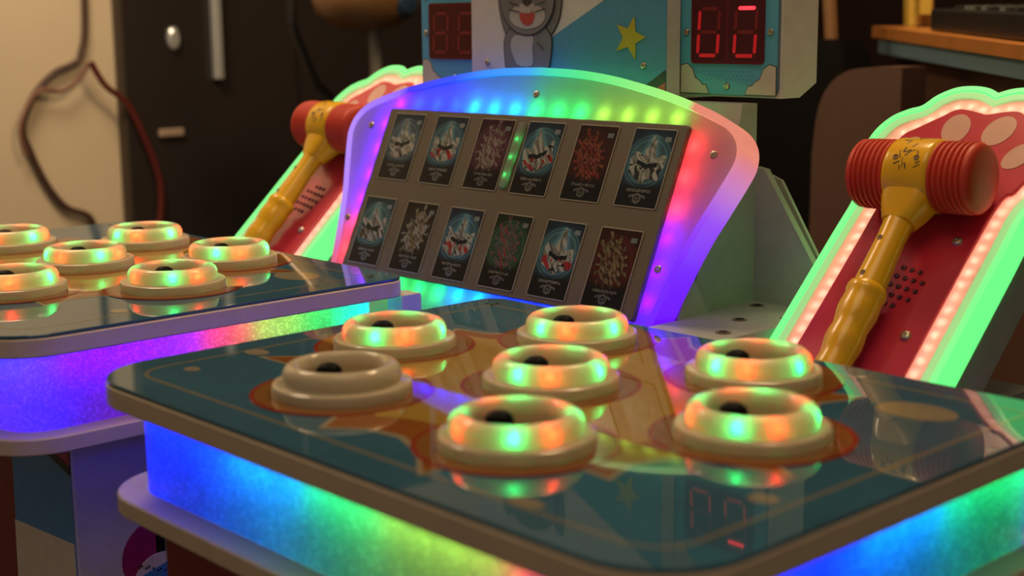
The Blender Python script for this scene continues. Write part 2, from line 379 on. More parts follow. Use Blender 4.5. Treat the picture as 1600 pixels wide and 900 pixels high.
# rim: an acrylic light tube whose colour changes along its length
def rim_col(x, y):
    stops = [(-.43, None)]
    if y < -.08: return (.02, .8, .2) if x < .05 else (0, .2, 1)
    if x < -.36 and y < .25:
        k = (y + .09) / .34
        return (.75, .10, .22) if k < .22 else (.42, .22, .95) if k > .45 else tuple(a + (b - a) * (k - .22) / .23 for a, b in zip((.75, .10, .22), (.42, .22, .95)))
    if y > .2 and x < .325:
        seq = [(-.45, (.36, .20, .95)), (-.33, (.30, .12, 1)), (-.31, (.01, .01, 1)), (-.20, (.0, .06, 1)), (-.13, (.0, .25, 1)), (-.03, (.02, .35, .95)), (.03, (.02, .72, .40)), (.10, (.06, .80, .22)), (.20, (.22, .85, .20)), (.29, (.36, .9, .18)), (.33, (.40, .9, .18))]
        for (a, ca), (b, cb) in zip(seq, seq[1:]):
            if a <= x <= b: return tuple(p + (q - p) * (x - a) / (b - a) for p, q in zip(ca, cb))
        return seq[0][1]
    seq = [(-.09, (.14, 0, 1)), (.06, (.17, 0, 1)), (.13, (.30, .04, .9)), (.18, (.55, .18, .55)), (.23, (.75, .22, .16)), (.30, (.75, .22, .14))]
    for (a, ca), (b, cb) in zip(seq, seq[1:]):
        if a <= y <= b: return tuple(p + (q - p) * (y - a) / (b - a) for p, q in zip(ca, cb))
    return seq[0][1] if y < 0 else seq[-1][1]
def rim_obj():
    g = ringprism(OUT, inset(IN, -.0012), -.034, .004)
    me = mesh('rim', *g, True); at = me.color_attributes.new('col', 'FLOAT_COLOR', 'CORNER')
    for p in me.polygons:
        for li in p.loop_indices:
            co = me.vertices[me.loops[li].vertex_index].co; at.data[li].color = (*rim_col(co.x, co.y), 1)
    return me
obj('rim', rim_obj(), attr_mat('rainbow_light_tube', .3, 1.0), pan)
# raised grey plate that carries the cards
plate = obj('card_plate', prism(rrect(-.333, .340, -.026, .262, .004, 2), -.016, .010, .001), mat('grey_brown_plate', (.115, .090, .060), .45, var=.06), pan)
topc = [PURPLE, BLUE, BLUE, BLUE, AZURE, AZURE, AZURE, GREEN, GREEN, GREEN, LIME, LIME, LIME, LIME]
POW = {BLUE: .085, AZURE: .036, GREEN: .015, LIME: .0085, RED: .020, VIOLET: .040, PURPLE: .055}
def under(x, y, cl): lamp(pan, (x, y, -.010), cl, POW[cl] * 1.7, .003)
for i, cl in enumerate(topc): under(-.322 + .0485 * i, .2735, cl)
for i in range(6):
    under(.3515, .005 + .046 * i, [VIOLET, VIOLET, VIOLET, RED, RED, RED][i])
    under(-.3445, .005 + .046 * i, [RED, RED, PURPLE, PURPLE, PURPLE, PURPLE][i])
botc = [RED, LIME, LIME, GREEN, GREEN, GREEN, AZURE, AZURE, BLUE, BLUE, BLUE, VIOLET, VIOLET, VIOLET]
for i, cl in enumerate(botc): under(-.322 + .0485 * i, -.038, cl)
slot = obj('light_slot', ([(x, y, zz) for zz, P in ((.0101, rrect(-.008, .008, -.055, .055, .006, 4)), (.0145, rrect(-.007, .007, -.054, .054, .005, 4))) for x, y in P], [(i, (i + 1) % 20, 20 + (i + 1) % 20, 20 + i) for i in range(20)] + [tuple(range(20, 40))]), shell_mat('frosted_slot', (.45, .42, .38), .6, rough=.2), plate, loc=(.0065, .196, 0), rot=(0, 0, -.04))
for dy in (-.034, -.004, .026): lamp(slot, (0, dy, .0118), GREEN, .0022, .0015)
def screw(parent, loc, rad=.0065, rot=None):
    s_ = obj('screw', M_SCREW, None, parent, loc=loc, rot=rot); s_.scale = (rad / .0065,) * 3; return s_
M_SCREW = mesh('screw', *lathe([(.0008, .0022), (.0025, .0022), (.003, .0034), (.005, .0030), (.0065, .001), (.0065, 0)], 16), True); M_SCREW.materials.append(STEEL)
for (x, y) in ((.008, .301), (.392, .224), (.353, .053), (-.384, .231), (-.368, .060)): screw(pan, (x, y, .002), .0065)

# ---- cards: generic glowing crest artwork in each card's colours, painted on a fine mesh
CARDM = attr_mat('printed_card', .22)
EDGE = mat('white_card_edge', (.36, .32, .25), .4)
def card_mesh(seed, bg, glowc, figc, accent, ang, beast):
    NX, NY = 54, 80; W, Hh = .0775, .1165
    rnd = np.random.RandomState(seed)
    ux = (np.arange(NX) + .5) / NX * 2 - 1; vy = (np.arange(NY) + .5) / NY * 2 - 1
    X, Y = np.meshgrid(ux, vy); Y = Y * 1.5                    # X -1..1, Y -1.5..1.5
    def wob(fx, fy):
        a = np.zeros_like(X)
        for _ in range(5): a += np.sin(X * rnd.uniform(.5, fx) * 3 + Y * rnd.uniform(.5, fy) * 3 + rnd.uniform(0, 6.3))
        return a / 5
    rr = np.sqrt((X * .95) ** 2 + (Y - .25) ** 2)
    gl = np.clip(1 - rr / 1.25, 0, 1) ** 1.2
    C = np.array(bg)[None, None] * (1 + .4 * wob(3, 3)[..., None]) + gl[..., None] * np.array(glowc)
    ringm = np.exp(-((rr - .85) / .05) ** 2) + np.exp(-((rr - 1.0) / .03) ** 2)
    C += ringm[..., None] * np.array(glowc) * .5
    # abstract crest: a pointed shard above two folded wings
    a = math.radians(ang); Xr = X * math.cos(a) + Y * math.sin(a); Yr = -X * math.sin(a) + Y * math.cos(a)
    wv = .10 * wob(5, 5)
    if beast:
        edge = np.sqrt((Xr / (.62 + .12 * wob(4, 4))) ** 2 + ((Yr - .22) / 1.0) ** 2)
        tex = np.abs(wob(9, 9)) + .35 * wob(14, 12)
        spikes = (np.abs(((np.arctan2(Yr - .15, Xr) * 7 / np.pi + seed) % 1) - .5) < .16) & (edge < 1.25)
        body = ((edge < .92) & (tex > .10)) | (spikes & (edge > .55))
        fig = np.array(figc)[None, None] * (.35 + .9 * np.clip(tex * 2, 0, 1))[..., None]
        C = np.where(body[..., None], fig, C * .8)
        C = np.where((body & (wob(8, 8) > .28))[..., None], np.array(accent), C)
    else:
        shard = (np.abs(Xr) + wv < .36 * (1.32 - Yr)) & (Yr > .05) & (Yr < 1.30) & (np.abs(Xr) < .40)
        wings = (np.abs(Yr + .12 - .35 * np.abs(Xr)) < .44 + wv) & (np.abs(Xr) < .80 + wv)
        halo = np.exp(-((np.abs(Xr) - .30 * (1.4 - Yr)) / .16) ** 2) * (Yr > .1) * (Yr < 1.3)
        C = C + halo[..., None] * np.array(glowc) * .7
        shade = (.45 + .55 * np.clip(wob(8, 8) * 2 + .6, 0, 1)) * (1 - .55 * (np.abs(Xr - .06 * np.sin(Yr * 6)) < .05))
        C = np.where((shard | wings)[..., None], np.array(figc)[None, None] * shade[..., None], C)
        dark = (np.abs(Yr - .06 - .25 * np.abs(Xr)) < .09) & (np.abs(Xr) < .5); C = np.where(dark[..., None], np.array(bg) * .4, C)
        acc = wings & (np.abs(Xr) > .16) & (Yr < .05) & (wob(7, 7) > .02); C = np.where(acc[..., None], np.array(accent), C)
        cut = wings & (np.abs(np.sin(Xr * 5.5 + wob(6, 6) * 2.5 + Yr * 3 + seed)) < .20); C = np.where(cut[..., None], np.array(bg) * .5, C)
    # dark foot with a title line and a round badge
    foot = np.clip((-.55 - Y) / .25, 0, 1)[..., None]; C = C * (1 - foot) + foot * np.array((.006, .008, .012))
    title = (np.abs(Y + .88) < .055) & (np.abs(X) < .6); C = np.where(title[..., None] & (rnd.rand(NY, NX) > .35)[..., None], np.array((.22, .22, .20)), C)
    br = np.sqrt(X ** 2 + (Y + 1.18) ** 2); bad = (np.abs(br - .16) < .045) | ((np.abs(np.abs(X) - .3) < .12) & (np.abs(Y + 1.10 + .3 * (np.abs(X) - .3)) < .045)) | (br < .06)
    C = np.where(bad[..., None], np.array((.16, .17, .16)), C)
    corner = (X > .55) & (X < .85) & (Y > 1.05) & (Y < 1.22); C = np.where(corner[..., None], np.array((.25, .30, .32)), C)
    C = np.clip(C * (.55 if beast else .66), 0, 1)
    V = [(-W / 2 + W * i / NX, -Hh / 2 + Hh * j / NY, 0.0013) for j in range(NY + 1) for i in range(NX + 1)]
    F = [(j * (NX + 1) + i, j * (NX + 1) + i + 1, (j + 1) * (NX + 1) + i + 1, (j + 1) * (NX + 1) + i) for j in range(NY) for i in range(NX)]
    me = bpy.data.meshes.new('artwork'); me.from_pydata(V, [], F)
    at = me.color_attributes.new('col', 'FLOAT_COLOR', 'CORNER')
    cols = np.ones((NY * NX, 4, 4), np.float32); cols[..., :3] = C.reshape(-1, 1, 3); at.data.foreach_set('color', cols.ravel())
    me.materials.append(CARDM); return me
DB = (.012, .03, .06); TL = (.10, .26, .30); PALE = (.50, .52, .46); RD = (.42, .03, .04)
cards = [
 ('dim blue card with a white figure, top row beside the purple lit edge', DB, (.14, .22, .26), PALE, (.45, .38, .36), 8),
 ('blue card with white crest and red patches beside the maroon card', DB, TL, PALE, RD, 0),
 ('maroon and purple card left of the green lit slot', (.06, .012, .035), (.18, .08, .10), (.34, .28, .25), (.20, .06, .12), -6),
 ('blue card with white shard and red bands right of the green lit slot', DB, TL, PALE, RD, 14),
 ('dark red card with flame-like figure in the top row', (.045, .010, .008), (.07, .012, .010), (.30, .08, .05), (.30, .03, .03), 22),
 ('blue card with pale crest in the top row beside the red lit edge', DB, TL, PALE, (.03, .035, .04), -4),
 ('teal card with white figure, lower row beside the red lit edge', (.010, .04, .055), (.12, .26, .24), (.48, .48, .42), (.10, .04, .03), 4),
 ('black card with silver and tan figure in the lower row', (.012, .010, .012), (.05, .045, .05), (.38, .34, .27), (.25, .18, .09), -10),
 ('blue card with white crest between the black and the green card', DB, TL, PALE, RD, -3),
 ('green card with dark spiky figure and red tips in the lower row', (.012, .03, .018), (.08, .24, .15), (.16, .14, .14), (.38, .05, .06), 10),
 ('blue card with white pointed crest, lower row between the green and the gold figured card', DB, (.12, .30, .34), PALE, RD, -6),
 ('red card with black and gold figure, lower row beside the violet lit edge', (.05, .010, .010), (.16, .02, .022), (.26, .21, .11), (.05, .035, .02), 18)]
R66 = Matrix.Rotation(TILT, 4, 'X')
for k, (lb, bg, gl, fg, ac, an) in enumerate(cards):
    i, rw = k % 6, k // 6
    lx = -.3155 + .111 * i + .0405 + (.004 if rw == 0 else -.004); ly = -.018 + .060 + (.152 if rw == 0 else 0)
    cpos = Matrix.Translation((PX, .40, ZD)) @ R66 @ Vector((lx, ly, .0102))
    cdo = thing('trading_card', lb, 'card', cpos, (TILT, 0, 0), 'trading cards on the display board')
    obj('card_stock', prism(rrect(-.0403, .0403, -.0598, .0598, .003, 3), 0, .0010), EDGE, cdo)
    obj('artwork', card_mesh(20 + k, bg, gl, fg, ac, an, k in (2, 4, 7, 9, 11)), None, cdo)

# ------------------------------------------------------------------ header box with the printed animal and star
hb = thing('header_box', 'white header box printed with a grey cartoon mole and a yellow star on teal', 'sign', (-.5655, .585, ZD + .27))
hz = .27
def hfront(nm, P, m, k, par): return obj(nm, sweep_xz([(x + .5655, zz - hz) for x, zz in P], -.0006 * k, -.0006 * k + .0008), m, par)
hbod = obj('box_body', box(-.2195, .2195, 0, .030, 0.0005, .36), mat('white_sign_face', (.58, .55, .50), .3), hb)
HT = mat('teal_sign_print', (.07, .25, .40), .25, var=.15, scale=20)
MG = mat('mole_grey', (.17, .16, .155), .3); MD = mat('mole_outline', (.035, .03, .03), .3); ML = mat('mole_pale', (.40, .37, .34), .3)
hfront('teal_field', [(-.346, .2705), (-.615, .2705), (-.66, .32), (-.596, .361), (-.380, .4665), (-.346, .483)], HT, 1, hbod)
ell = lambda cx, cz, a, b, n=36: [(cx + a * math.cos(2 * math.pi * i / n), cz + b * math.sin(2 * math.pi * i / n)) for i in range(n)]
def rim_(nm, P, m, k):
    hfront(nm + '_outline', inset(P, -.0022), MD, k, hbod); return hfront(nm, P, m, k + 1, hbod)
rim_('mole_arm', smooth2([(-.697, .370), (-.712, .41), (-.714, .455), (-.700, .47), (-.690, .43), (-.684, .38)], 5, True), MG, 2)
rim_('mole_arm', smooth2([(-.592, .368), (-.572, .395), (-.566, .44), (-.572, .475), (-.590, .45), (-.600, .385)], 5, True), MG, 2)
rim_('mole_body', smooth2([(-.697, .365), (-.699, .335), (-.693, .305), (-.675, .288), (-.62, .288), (-.599, .308), (-.590, .34), (-.592, .368), (-.62, .385), (-.67, .385)], 5, True), MG, 4)
hfront('mole_belly', smooth2([(-.684, .350), (-.676, .330), (-.664, .318), (-.633, .319), (-.632, .345), (-.632, .366), (-.662, .368), (-.678, .364)], 5, True), ML, 6, hbod)
rim_('mole_head', ell(-.643, .424, .062, .056), MG, 7)
hfront('mole_muzzle', ell(-.642, .398, .042, .0205), ML, 9, hbod)
hfront('mole_mouth', smooth2([(-.658, .403), (-.657, .392), (-.650, .385), (-.641, .383), (-.632, .385), (-.626, .392), (-.625, .403), (-.641, .405)], 4, True), mat('mole_mouth_red', (.42, .05, .04), .3), 10, hbod)
hfront('mole_tooth', [(-.651, .4115), (-.6415, .4115), (-.6415, .4025), (-.651, .4025)], ML, 11, hbod); hfront('mole_tooth', [(-.641, .4115), (-.632, .4115), (-.632, .4025), (-.641, .4025)], ML, 11, hbod)
hfront('mole_nose', ell(-.642, .423, .0095, .0085), MD, 11, hbod)
for s in (-1, 1):
    for q in (0, 1): hfront('whisker', [(-.642 + s * .018, .404 + q * .010), (-.642 + s * .043, .409 + q * .012), (-.642 + s * .043, .4102 + q * .012), (-.642 + s * .018, .4054 + q * .010)], MD, 11, hbod)
    hfront('mole_eye', ell(-.642 + s * .024, .443, .006, .009), MD, 11, hbod)
hfront('paw_mark', [(-.618, .357), (-.603, .345), (-.6035, .3435), (-.6185, .3555)], MD, 11, hbod)
sp = [(-.410, .396), (-.387, .364), (-.408, .330), (-.447, .343), (-.446, .383)]
sc = (-.418, .3635); st_ = []
for i in range(5):
    a, b = sp[i], sp[(i + 1) % 5]; st_ += [a, (sc[0] + .42 * ((a[0] + b[0]) / 2 - sc[0]) * 1.25, sc[1] + .42 * ((a[1] + b[1]) / 2 - sc[1]) * 1.25)]
hfront('star', st_, mat('star_yellow', (.42, .36, .03), .3), 3, hbod)
hfront('dark_swoosh', [(-.390, .290), (-.3465, .316), (-.3465, .296), (-.370, .284)], MD, 3, hbod); hfront('red_swoosh', [(-.37, .2845), (-.3465, .2975), (-.3465, .278), (-.37, .275)], mat('swoosh_red', (.45, .06, .05), .3), 4, hbod)
for x in (-.745, -.391): screw(hb, (x + .5655, -.0005, .3215 - hz), .0055, (math.pi / 2, 0, 0))
obj('back_box', box(-.19, .19, .030, .17, .0, .30), WHITE, hb)

# ------------------------------------------------------------------ score displays
WIN = mat('dark_red_window', (.05, .002, .004), .12, emit=(1, .0, .01), estr=.018)
SEG0 = mat('dim_red_segment', (.10, .006, .008), .4, emit=(1, .01, .02), estr=.03); SEG1 = glow('lit_red_segment', (1, .015, .03), 3.0); SEG2 = mat('half_lit_red_segment', (.1, .006, .008), .4, emit=(1, .01, .02), estr=.30)
FACE = mat('teal_display_print', (.09, .36, .54), .12, var=.25, scale=9); CLOUD = mat('cloud_print', (.50, .46, .38), .2)
def score(label, cx, lit):
    t = thing('score_display', label, 'scoreboard', (cx, .625, ZD + .277), group='score displays beside the header box')
    hw = .0955
    v, f = sweep_yz([(0, 0), (.043, .0), (.083, .020), (.083, .2), (0, .2)], -hw, hw); obj('housing', (v, f), WHITE, t)
    def fr(nm, P, m, y0, y1, par=t): return obj(nm, sweep_xz(P, y0, y1), m, par)
    face = fr('face_plate', rrect(-.091, .091, .002, .198, .014, 6), mat('clear_plate_edge', (.10, .18, .24), .1), -.004, 0.)
    fr('face_print', rrect(-.0895, .0895, .0035, .1965, .0125, 6), FACE, -.0045, -.004, face)
    for s in (-1, 1):
        for zb, sg in ((.0045, 1), (.1955, -1)):
            P = [(s * .088, zb), (s * .088, zb + sg * .040), (s * .076, zb + sg * .043), (s * .066, zb + sg * .036), (s * .060, zb + sg * .022), (s * .052, zb + sg * .018), (s * .046, zb + sg * .012), (s * .040, zb + sg * .012), (s * .034, zb)]
            fr('cloud', inset(P, -.0012), MD, -.0049, -.0045, face); fr('cloud', P, CLOUD, -.0053, -.0049, face)
    win = fr('window', rrect(-.067, .067, .048, .146, .006, 4), WIN, -.0075, -.004)
    for di, dx in ((0, -.0335), (1, .0345)):
        fr('digit_frame', rrect(dx - .031, dx + .031, .053, .141, .002, 2), mat('window_inner', (.03, .001, .003), .2, emit=(1, 0, .01), estr=.012), -.0077, -.0075, win)
        w2, z0, z1 = .0185, .060, .128; zm = (z0 + z1) / 2; th = .0055; sl = .06
        segs = {'a': ((-w2, z1), (w2, z1)), 'g': ((-w2, zm), (w2, zm)), 'd': ((-w2, z0), (w2, z0)), 'f': ((-w2, zm), (-w2, z1)), 'b': ((w2, zm), (w2, z1)), 'e': ((-w2, z0), (-w2, zm)), 'c': ((w2, z0), (w2, zm))}
        for nm, (a, b) in segs.items():
            hz_ = a[1] == b[1]; g = .0024
            if hz_: P = [(a[0] + g, a[1]), (a[0] + g + th / 2, a[1] + th / 2), (b[0] - g - th / 2, a[1] + th / 2), (b[0] - g, a[1]), (b[0] - g - th / 2, a[1] - th / 2), (a[0] + g + th / 2, a[1] - th / 2)]
            else: P = [(a[0], a[1] + g), (a[0] + th / 2, a[1] + g + th / 2), (a[0] + th / 2, b[1] - g - th / 2), (a[0], b[1] - g), (a[0] - th / 2, b[1] - g - th / 2), (a[0] - th / 2, a[1] + g + th / 2)]
            P = [(dx + x + (zz - zm) * sl, zz) for x, zz in P]
            key = '%d%s' % (di, nm)
            fr('segment', P, SEG1 if key in lit else SEG2 if lit and key in ('0c', '0d', '0e', '0f', '1c', '1d', '1e') else SEG0, -.0081, -.0077, win)
    for (x, zz) in ((-.078, .094), (.077, .094), (0.0, .0155)): screw(t, (x, -.0045, zz), .0055, (math.pi / 2, 0, 0))
    # printed halftone dots under the window
    for i in range(13):
        for j in range(3): fr('halftone_dot', [(x * .0014 - .045 + i * .0075 + .00375 * (j % 2), zz * .0014 + .026 + j * .0055) for x, zz in ((1, 0), (0, 1), (-1, 0), (0, -1))], HT, -.0048, -.0045, face)
    return t
score('score display with one bright red bar lit, right of the star print', -.2595, {'1a'})
score('blue lit score display with dark digits, half hidden behind the mole print', -.872, set())

# ------------------------------------------------------------------ hammer boards
GLOWG = glow('green_edge_light', (.14, 1, .22), 1.15); GLOWG2 = glow('pale_green_edge_light', (.40, .88, .28), .75)
PINKB = mat('pink_frosted_board', (.62, .32, .27), .35); REDB = mat('red_board', (.50, .022, .045), .28, coat=.3); TOE = mat('pale_pink_print', (.55, .30, .24), .35)
GREYS = mat('grey_side', (.50, .52, .48), .5)
hb_half = [(-.119, -.085), (-.119, .05), (-.119, .16), (-.1185, .215), (-.124, .240), (-.138, .270), (-.147, .305), (-.147, .340), (-.135, .368), (-.115, .384), (-.098, .392), (-.085, .411), (-.064, .426), (-.040, .430), (-.017, .427), (0, .419)]
q = smooth2(hb_half, 5); q = [(x, y) for x, y in q]
PAW = q + [(-x, y) for x, y in reversed(q[:-1])]
PAW = PAW[::-1]
RP = [(-.078, -.080), (-.078, .215), (-.092, .255), (-.103, .30), (-.102, .335), (-.085, .352), (-.062, .372), (-.040, .388), (0, .380)]
rq = smooth2(RP, 4); REDP_OUT = (rq + [(-x, y) for x, y in reversed(rq[:-1])])[::-1]
PINKLED = (1, .64, .50); BS = 1.075
PINKCOVER = shell_mat('frosted_pink_cover', (.82, .60, .52), .55, rough=.15)
def hammer_board(label, x, y, z):
    t = thing('hammer_board', label, 'display board', (x, y, z), (math.radians(43), 0, 0), 'paw shaped hammer boards'); t.scale = (BS,) * 3
    obj('body', prism(inset(PAW, .006), -.10, -.034), GREYS, t)
    obj('board', prism(inset(PAW, .004), -.034, -.008), PINKB, t)
    obj('rim', ringprism(PAW, inset(PAW, .0075), -.034, .006), GLOWG, t, True)
    obj('inner_rim', ringprism(inset(PAW, .0105), inset(PAW, .0195), -.008, .005), GLOWG2, t, True)
    red = obj('red_panel', prism(REDP_OUT, -.008, .0065, .001), REDB, t, True)
    for (tx, ty, a, b, rt) in ((-.030, .352, .019, .026, .25), (.030, .352, .020, .026, -.25), (-.073, .312, .016, .024, .5), (.073, .312, .016, .024, -.5), (.0, .270, .045, .036, 0)):
        P = [(tx + a * math.cos(s) * math.cos(rt) - b * math.sin(s) * math.sin(rt), ty + a * math.cos(s) * math.sin(rt) + b * math.sin(s) * math.cos(rt)) for s in [2 * math.pi * i / 28 for i in range(28)]]
        obj('toe_print', prism(P, .0065, .0071), TOE, red)
    for i in range(-2, 3):
        for j in range(-2, 3):
            if abs(i) + abs(j) < 4: obj('speaker_hole', M_HOLE, None, red, loc=(.012 + i * .0125 + j * .003, .092 + j * .0135 - i * .002, .0064))
    for (sx_, sy_) in ((.055, .170), (.055, .024)): screw(t, (sx_, sy_, .0066), .0068)
    A = inset(PAW, .019); nA = len(A); R2 = inset(REDP_OUT, .002)
    near = [min(R2, key=lambda p: (p[0] - a[0]) ** 2 + (p[1] - a[1]) ** 2) for a in A]
    obj('frosted_cover', ([(*p, .002) for p in A] + [(*p, .002) for p in near], [(i, i + 1, nA + i + 1, nA + i) for i in range(nA - 1)]), PINKCOVER, t)
    for (lx, ly) in walk(inset(REDP_OUT, -.0085)[:-1], .019):
        if ly > -.06: lamp(t, (lx, ly, -.004), PINKLED, .0055, .002)
    return t
M_HOLE = mesh('speaker_hole', *lathe([(.0005, .0008), (.0020, .0008), (.0030, .0016), (.0036, .0002)], 12), True); M_HOLE.materials.append(mat('dark_red_hole', (.07, .006, .01), .5))
bR = hammer_board('green lit paw shaped red board beside the table with one unlit hole', .0687, .485, ZD - .027)
bL = hammer_board('green lit paw shaped red board behind the violet skirted table', -1.203, .4525, ZD - .0153)
def ped(label, x0, x1, y0, y1, z1):
    t = thing('board_pedestal', label, 'stand', ((x0 + x1) / 2, (y0 + y1) / 2, 0), group='pedestals under the hammer boards'); hx, hy = (x1 - x0) / 2, (y1 - y0) / 2
    obj('column', box(-hx, hx, -hy, hy, .03, z1, .003), GREYS, t); obj('plinth', box(-hx - .01, hx + .01, -hy - .01, hy + .01, 0, .03), BLACK, t)
ped('grey pedestal under the paw board by the table with one unlit hole', -.03, .17, .60, .76, ZD - .11)
ped('grey pedestal under the paw board behind the violet skirted table', -1.30, -1.10, .57, .73, ZD - .11)

# ------------------------------------------------------------------ toy hammers
HR = mat('red_bellows_plastic', (.52, .034, .010), .5, bump=.1); HYL = mat('yellow_plastic', (.72, .38, .006), .22, var=.1, scale=60); SCR = mat('black_scuff', (.02, .017, .012), .5)
def bell(s):
    P = [(.030, s * .030)]
    for k in range(6): P += [(.0435, s * (.031 + .0085 * k)), (.0475, s * (.034 + .0085 * k)), (.0475, s * (.0365 + .0085 * k)), (.0435, s * (.039 + .0085 * k))]
    P += [(.0465, s * .0835), (.0465, s * .088), (.043, s * .0925), (.034, s * .0950), (.018, s * .0965), (.0005, s * .097)]
    return lathe([(a, b * .93 + (.0325 * .07 if b > 0 else -.0325 * .07)) for a, b in P], 40, axis='x')
def loft(sections):
    V = []; F = []; n = len(sections[0])
    for sct in sections: V += sct
    for i in range(len(sections) - 1):
        for k in range(n): k2 = (k + 1) % n; F.append((i * n + k, i * n + k2, (i + 1) * n + k2, (i + 1) * n + k))
    F += [tuple(range(n))[::-1], tuple(range((len(sections) - 1) * n, len(sections) * n))]; return V, F
def sect(y, a, b, p=2.6, n=24):
    out = []
    for i in range(n):
        t = 2 * math.pi * i / n; c, s = math.cos(t), math.sin(t)
        out.append((a * math.copysign(abs(c) ** (2 / p), c), y, b * math.copysign(abs(s) ** (2 / p), s)))
    return out
def hammer(label, M):
    t = thing('toy_hammer', label, 'toy hammer', group='toy hammers on the paw boards'); t.matrix_world = M
    for s in (-1, 1): obj('bellows', bell(s), HR, t, True)
    band = obj('head_band', lathe([(.030, -.0325), (.046, -.0325), (.0488, -.030), (.0495, -.026), (.0495, .026), (.0488, .030), (.046, .0325), (.030, .0325)], 40, axis='x'), HYL, t, True)
    obj('neck', loft([sect(-.036, .033, .030, 4), sect(-.048, .033, .027, 4), sect(-.060, .029, .024, 4), sect(-.074, .0235, .021, 3.4), sect(-.080, .022, .0195, 2.5)]), HYL, t, True)
    prof = [(.0005, -.078), (.0195, -.078), (.0185, -.100), (.0195, -.130), (.0208, -.155), (.0210, -.166), (.0250, -.169), (.0262, -.173), (.0262, -.178), (.0245, -.182), (.0255, -.192), (.0262, -.202), (.0240, -.214), (.0225, -.222), (.0245, -.234), (.0248, -.242), (.0225, -.254), (.0215, -.262), (.0235, -.274), (.0225, -.286), (.017, -.294), (.0005, -.297)]
    obj('handle', lathe([(a, -.078 + (b + .078) * 1.16) for a, b in prof], 32, axis='y'), HYL, t, True)
    rnd = random.Random(7)
    def mark(x, th, l, wd, an):          # scuff lying on the band's cylinder
        R = .0497; V = []
        for dx, ds in ((-l, -wd), (l, -wd * .5), (l * .9, wd), (-l * .8, wd * .6)):
            a = th + (dx * math.sin(an) + ds * math.cos(an)) / R; xx = x + dx * math.cos(an) - ds * math.sin(an); V.append((xx, -R * math.cos(a) * 0 + R * math.sin(a), R * math.cos(a)))
        W = [(vx, vy * .99, vz * .99) for vx, vy, vz in V]
        return obj('scuff', (V + W, [(0, 1, 2, 3), (4, 5, 6, 7), (0, 1, 5, 4), (1, 2, 6, 5), (2, 3, 7, 6), (3, 0, 4, 7)]), SCR, band)
    for k in range(22): mark(rnd.uniform(-.014, .020), rnd.uniform(-.45, .95), rnd.uniform(.002, .0055), rnd.uniform(.0006, .0014), rnd.uniform(0, 3.1))
    for x in (-.014, .016):
        a = -.15; o = obj('peg_hole', M_PEG, None, band, loc=(x, .0492 * math.sin(a), .0492 * math.cos(a)), rot=(-a, 0, 0))
    for y, rr in ((-.115, .0188), (-.172, .0208)): obj('peg_hole', M_PEG, None, t, loc=(-.004, y, rr - .0006))
    return t
M_PEG = mesh('peg_hole', *lathe([(.0005, .0006), (.0026, .0006), (.0036, .0010), (.0042, .0)], 14), True); M_PEG.materials.append(mat('brown_hole', (.12, .05, .008), .5))
R43 = Matrix.Rotation(math.radians(43), 4, 'X')
def on_board(x, y, z, lx, h, n, rz): return Matrix.Translation((x, y, z)) @ R43 @ Matrix.Scale(BS, 4) @ Matrix.Translation((lx, h, n)) @ Matrix.Rotation(rz, 4, 'Z') @ Matrix.Rotation(.075, 4, 'X') @ Matrix.Scale(.93, 4)
hammer('red and yellow toy hammer on the paw board by the table with one unlit hole', on_board(.0687, .485, ZD - .027, -.004, .228, .0545, .035))
hammer('red and yellow squeaky toy hammer on the paw board behind the violet skirted table', on_board(-1.203, .4525, ZD - .0153, +.008, .224, .0545, -.02))

# ------------------------------------------------------------------ background on the left
GLOSSD = mat('dark_gloss_laminate', (.030, .024, .022), .22, var=.2, scale=2); DARKM = mat('dark_frame', (.045, .028, .018), .4); HILITE = mat('pale_metal', (.75, .76, .74), .3, .6)
dc = thing('tall_cabinet', 'tall dark glossy cabinet with long pale handle beside the cream wall', 'cabinet', (-3.355, 1.95, 0))
obj('carcass', box(-.04, .004, -.67, 1.6, 0, 2.3), DARKM, dc)
d1 = obj('door', box(.004, .02, -.668, .02, .04, 2.28), GLOSSD, dc); d2 = obj('door', box(.004, .02, .035, 1.59, .04, 2.28), GLOSSD, dc)
obj('handle', box(.02, .055, -.334, -.302, ZD + .205, ZD + .78, .006), HILITE, d1)  # pale bar standing in for a vertical reflected light streak
obj('lock', lathe([(.0005, .02), (.02, .02), (.028, .012), (.028, 0)], 16), HILITE, d1, True, loc=(.02, -.482, ZD + .348), rot=(0, math.pi / 2, 0)).scale = (1.4, .8, 1)  # pale disc in place of a bright reflected spot on the door
obj('latch', box(.02, .035, -.556, -.461, ZD + .016, ZD + .042, .005), mat('brass_latch', (.55, .40, .30), .35, .3), d1)  # short bar modelled for a horizontal reflected highlight
tag(obj('power_cable', tube([(-3.385, 1.18, ZD + 1.2), (-3.385, 1.179, ZD + .476), (-3.38, 1.152, ZD + .30), (-3.38, 1.12, ZD + .268), (-3.38, 1.052, ZD + .240), (-3.38, .981, ZD + .172), (-3.38, .935, ZD + .071), (-3.38, .957, ZD - .012), (-3.38, 1.004, ZD - .12), (-3.38, 1.065, ZD - .20), (-3.38, 1.153, ZD - .251), (-3.38, 1.17, ZD - .40)], .011), mat('brown_cable', (.07, .032, .022), .5), None, True), 'brown cable hanging down the cream wall in a wide loop', 'cable')
tag(obj('thin_cable', tube([(-3.355, 1.165, ZD + .27), (-3.355, 1.12, ZD + .215), (-3.355, 1.06, ZD + .183), (-3.355, .99, ZD + .19), (-3.355, .94, ZD + .13), (-3.355, .915, ZD + .06), (-3.355, .93, ZD - .02)], .007), mat('pale_brown_cable', (.22, .10, .07), .5), None, True), 'thin pale brown cable crossing inside the wide cable loop', 'cable')
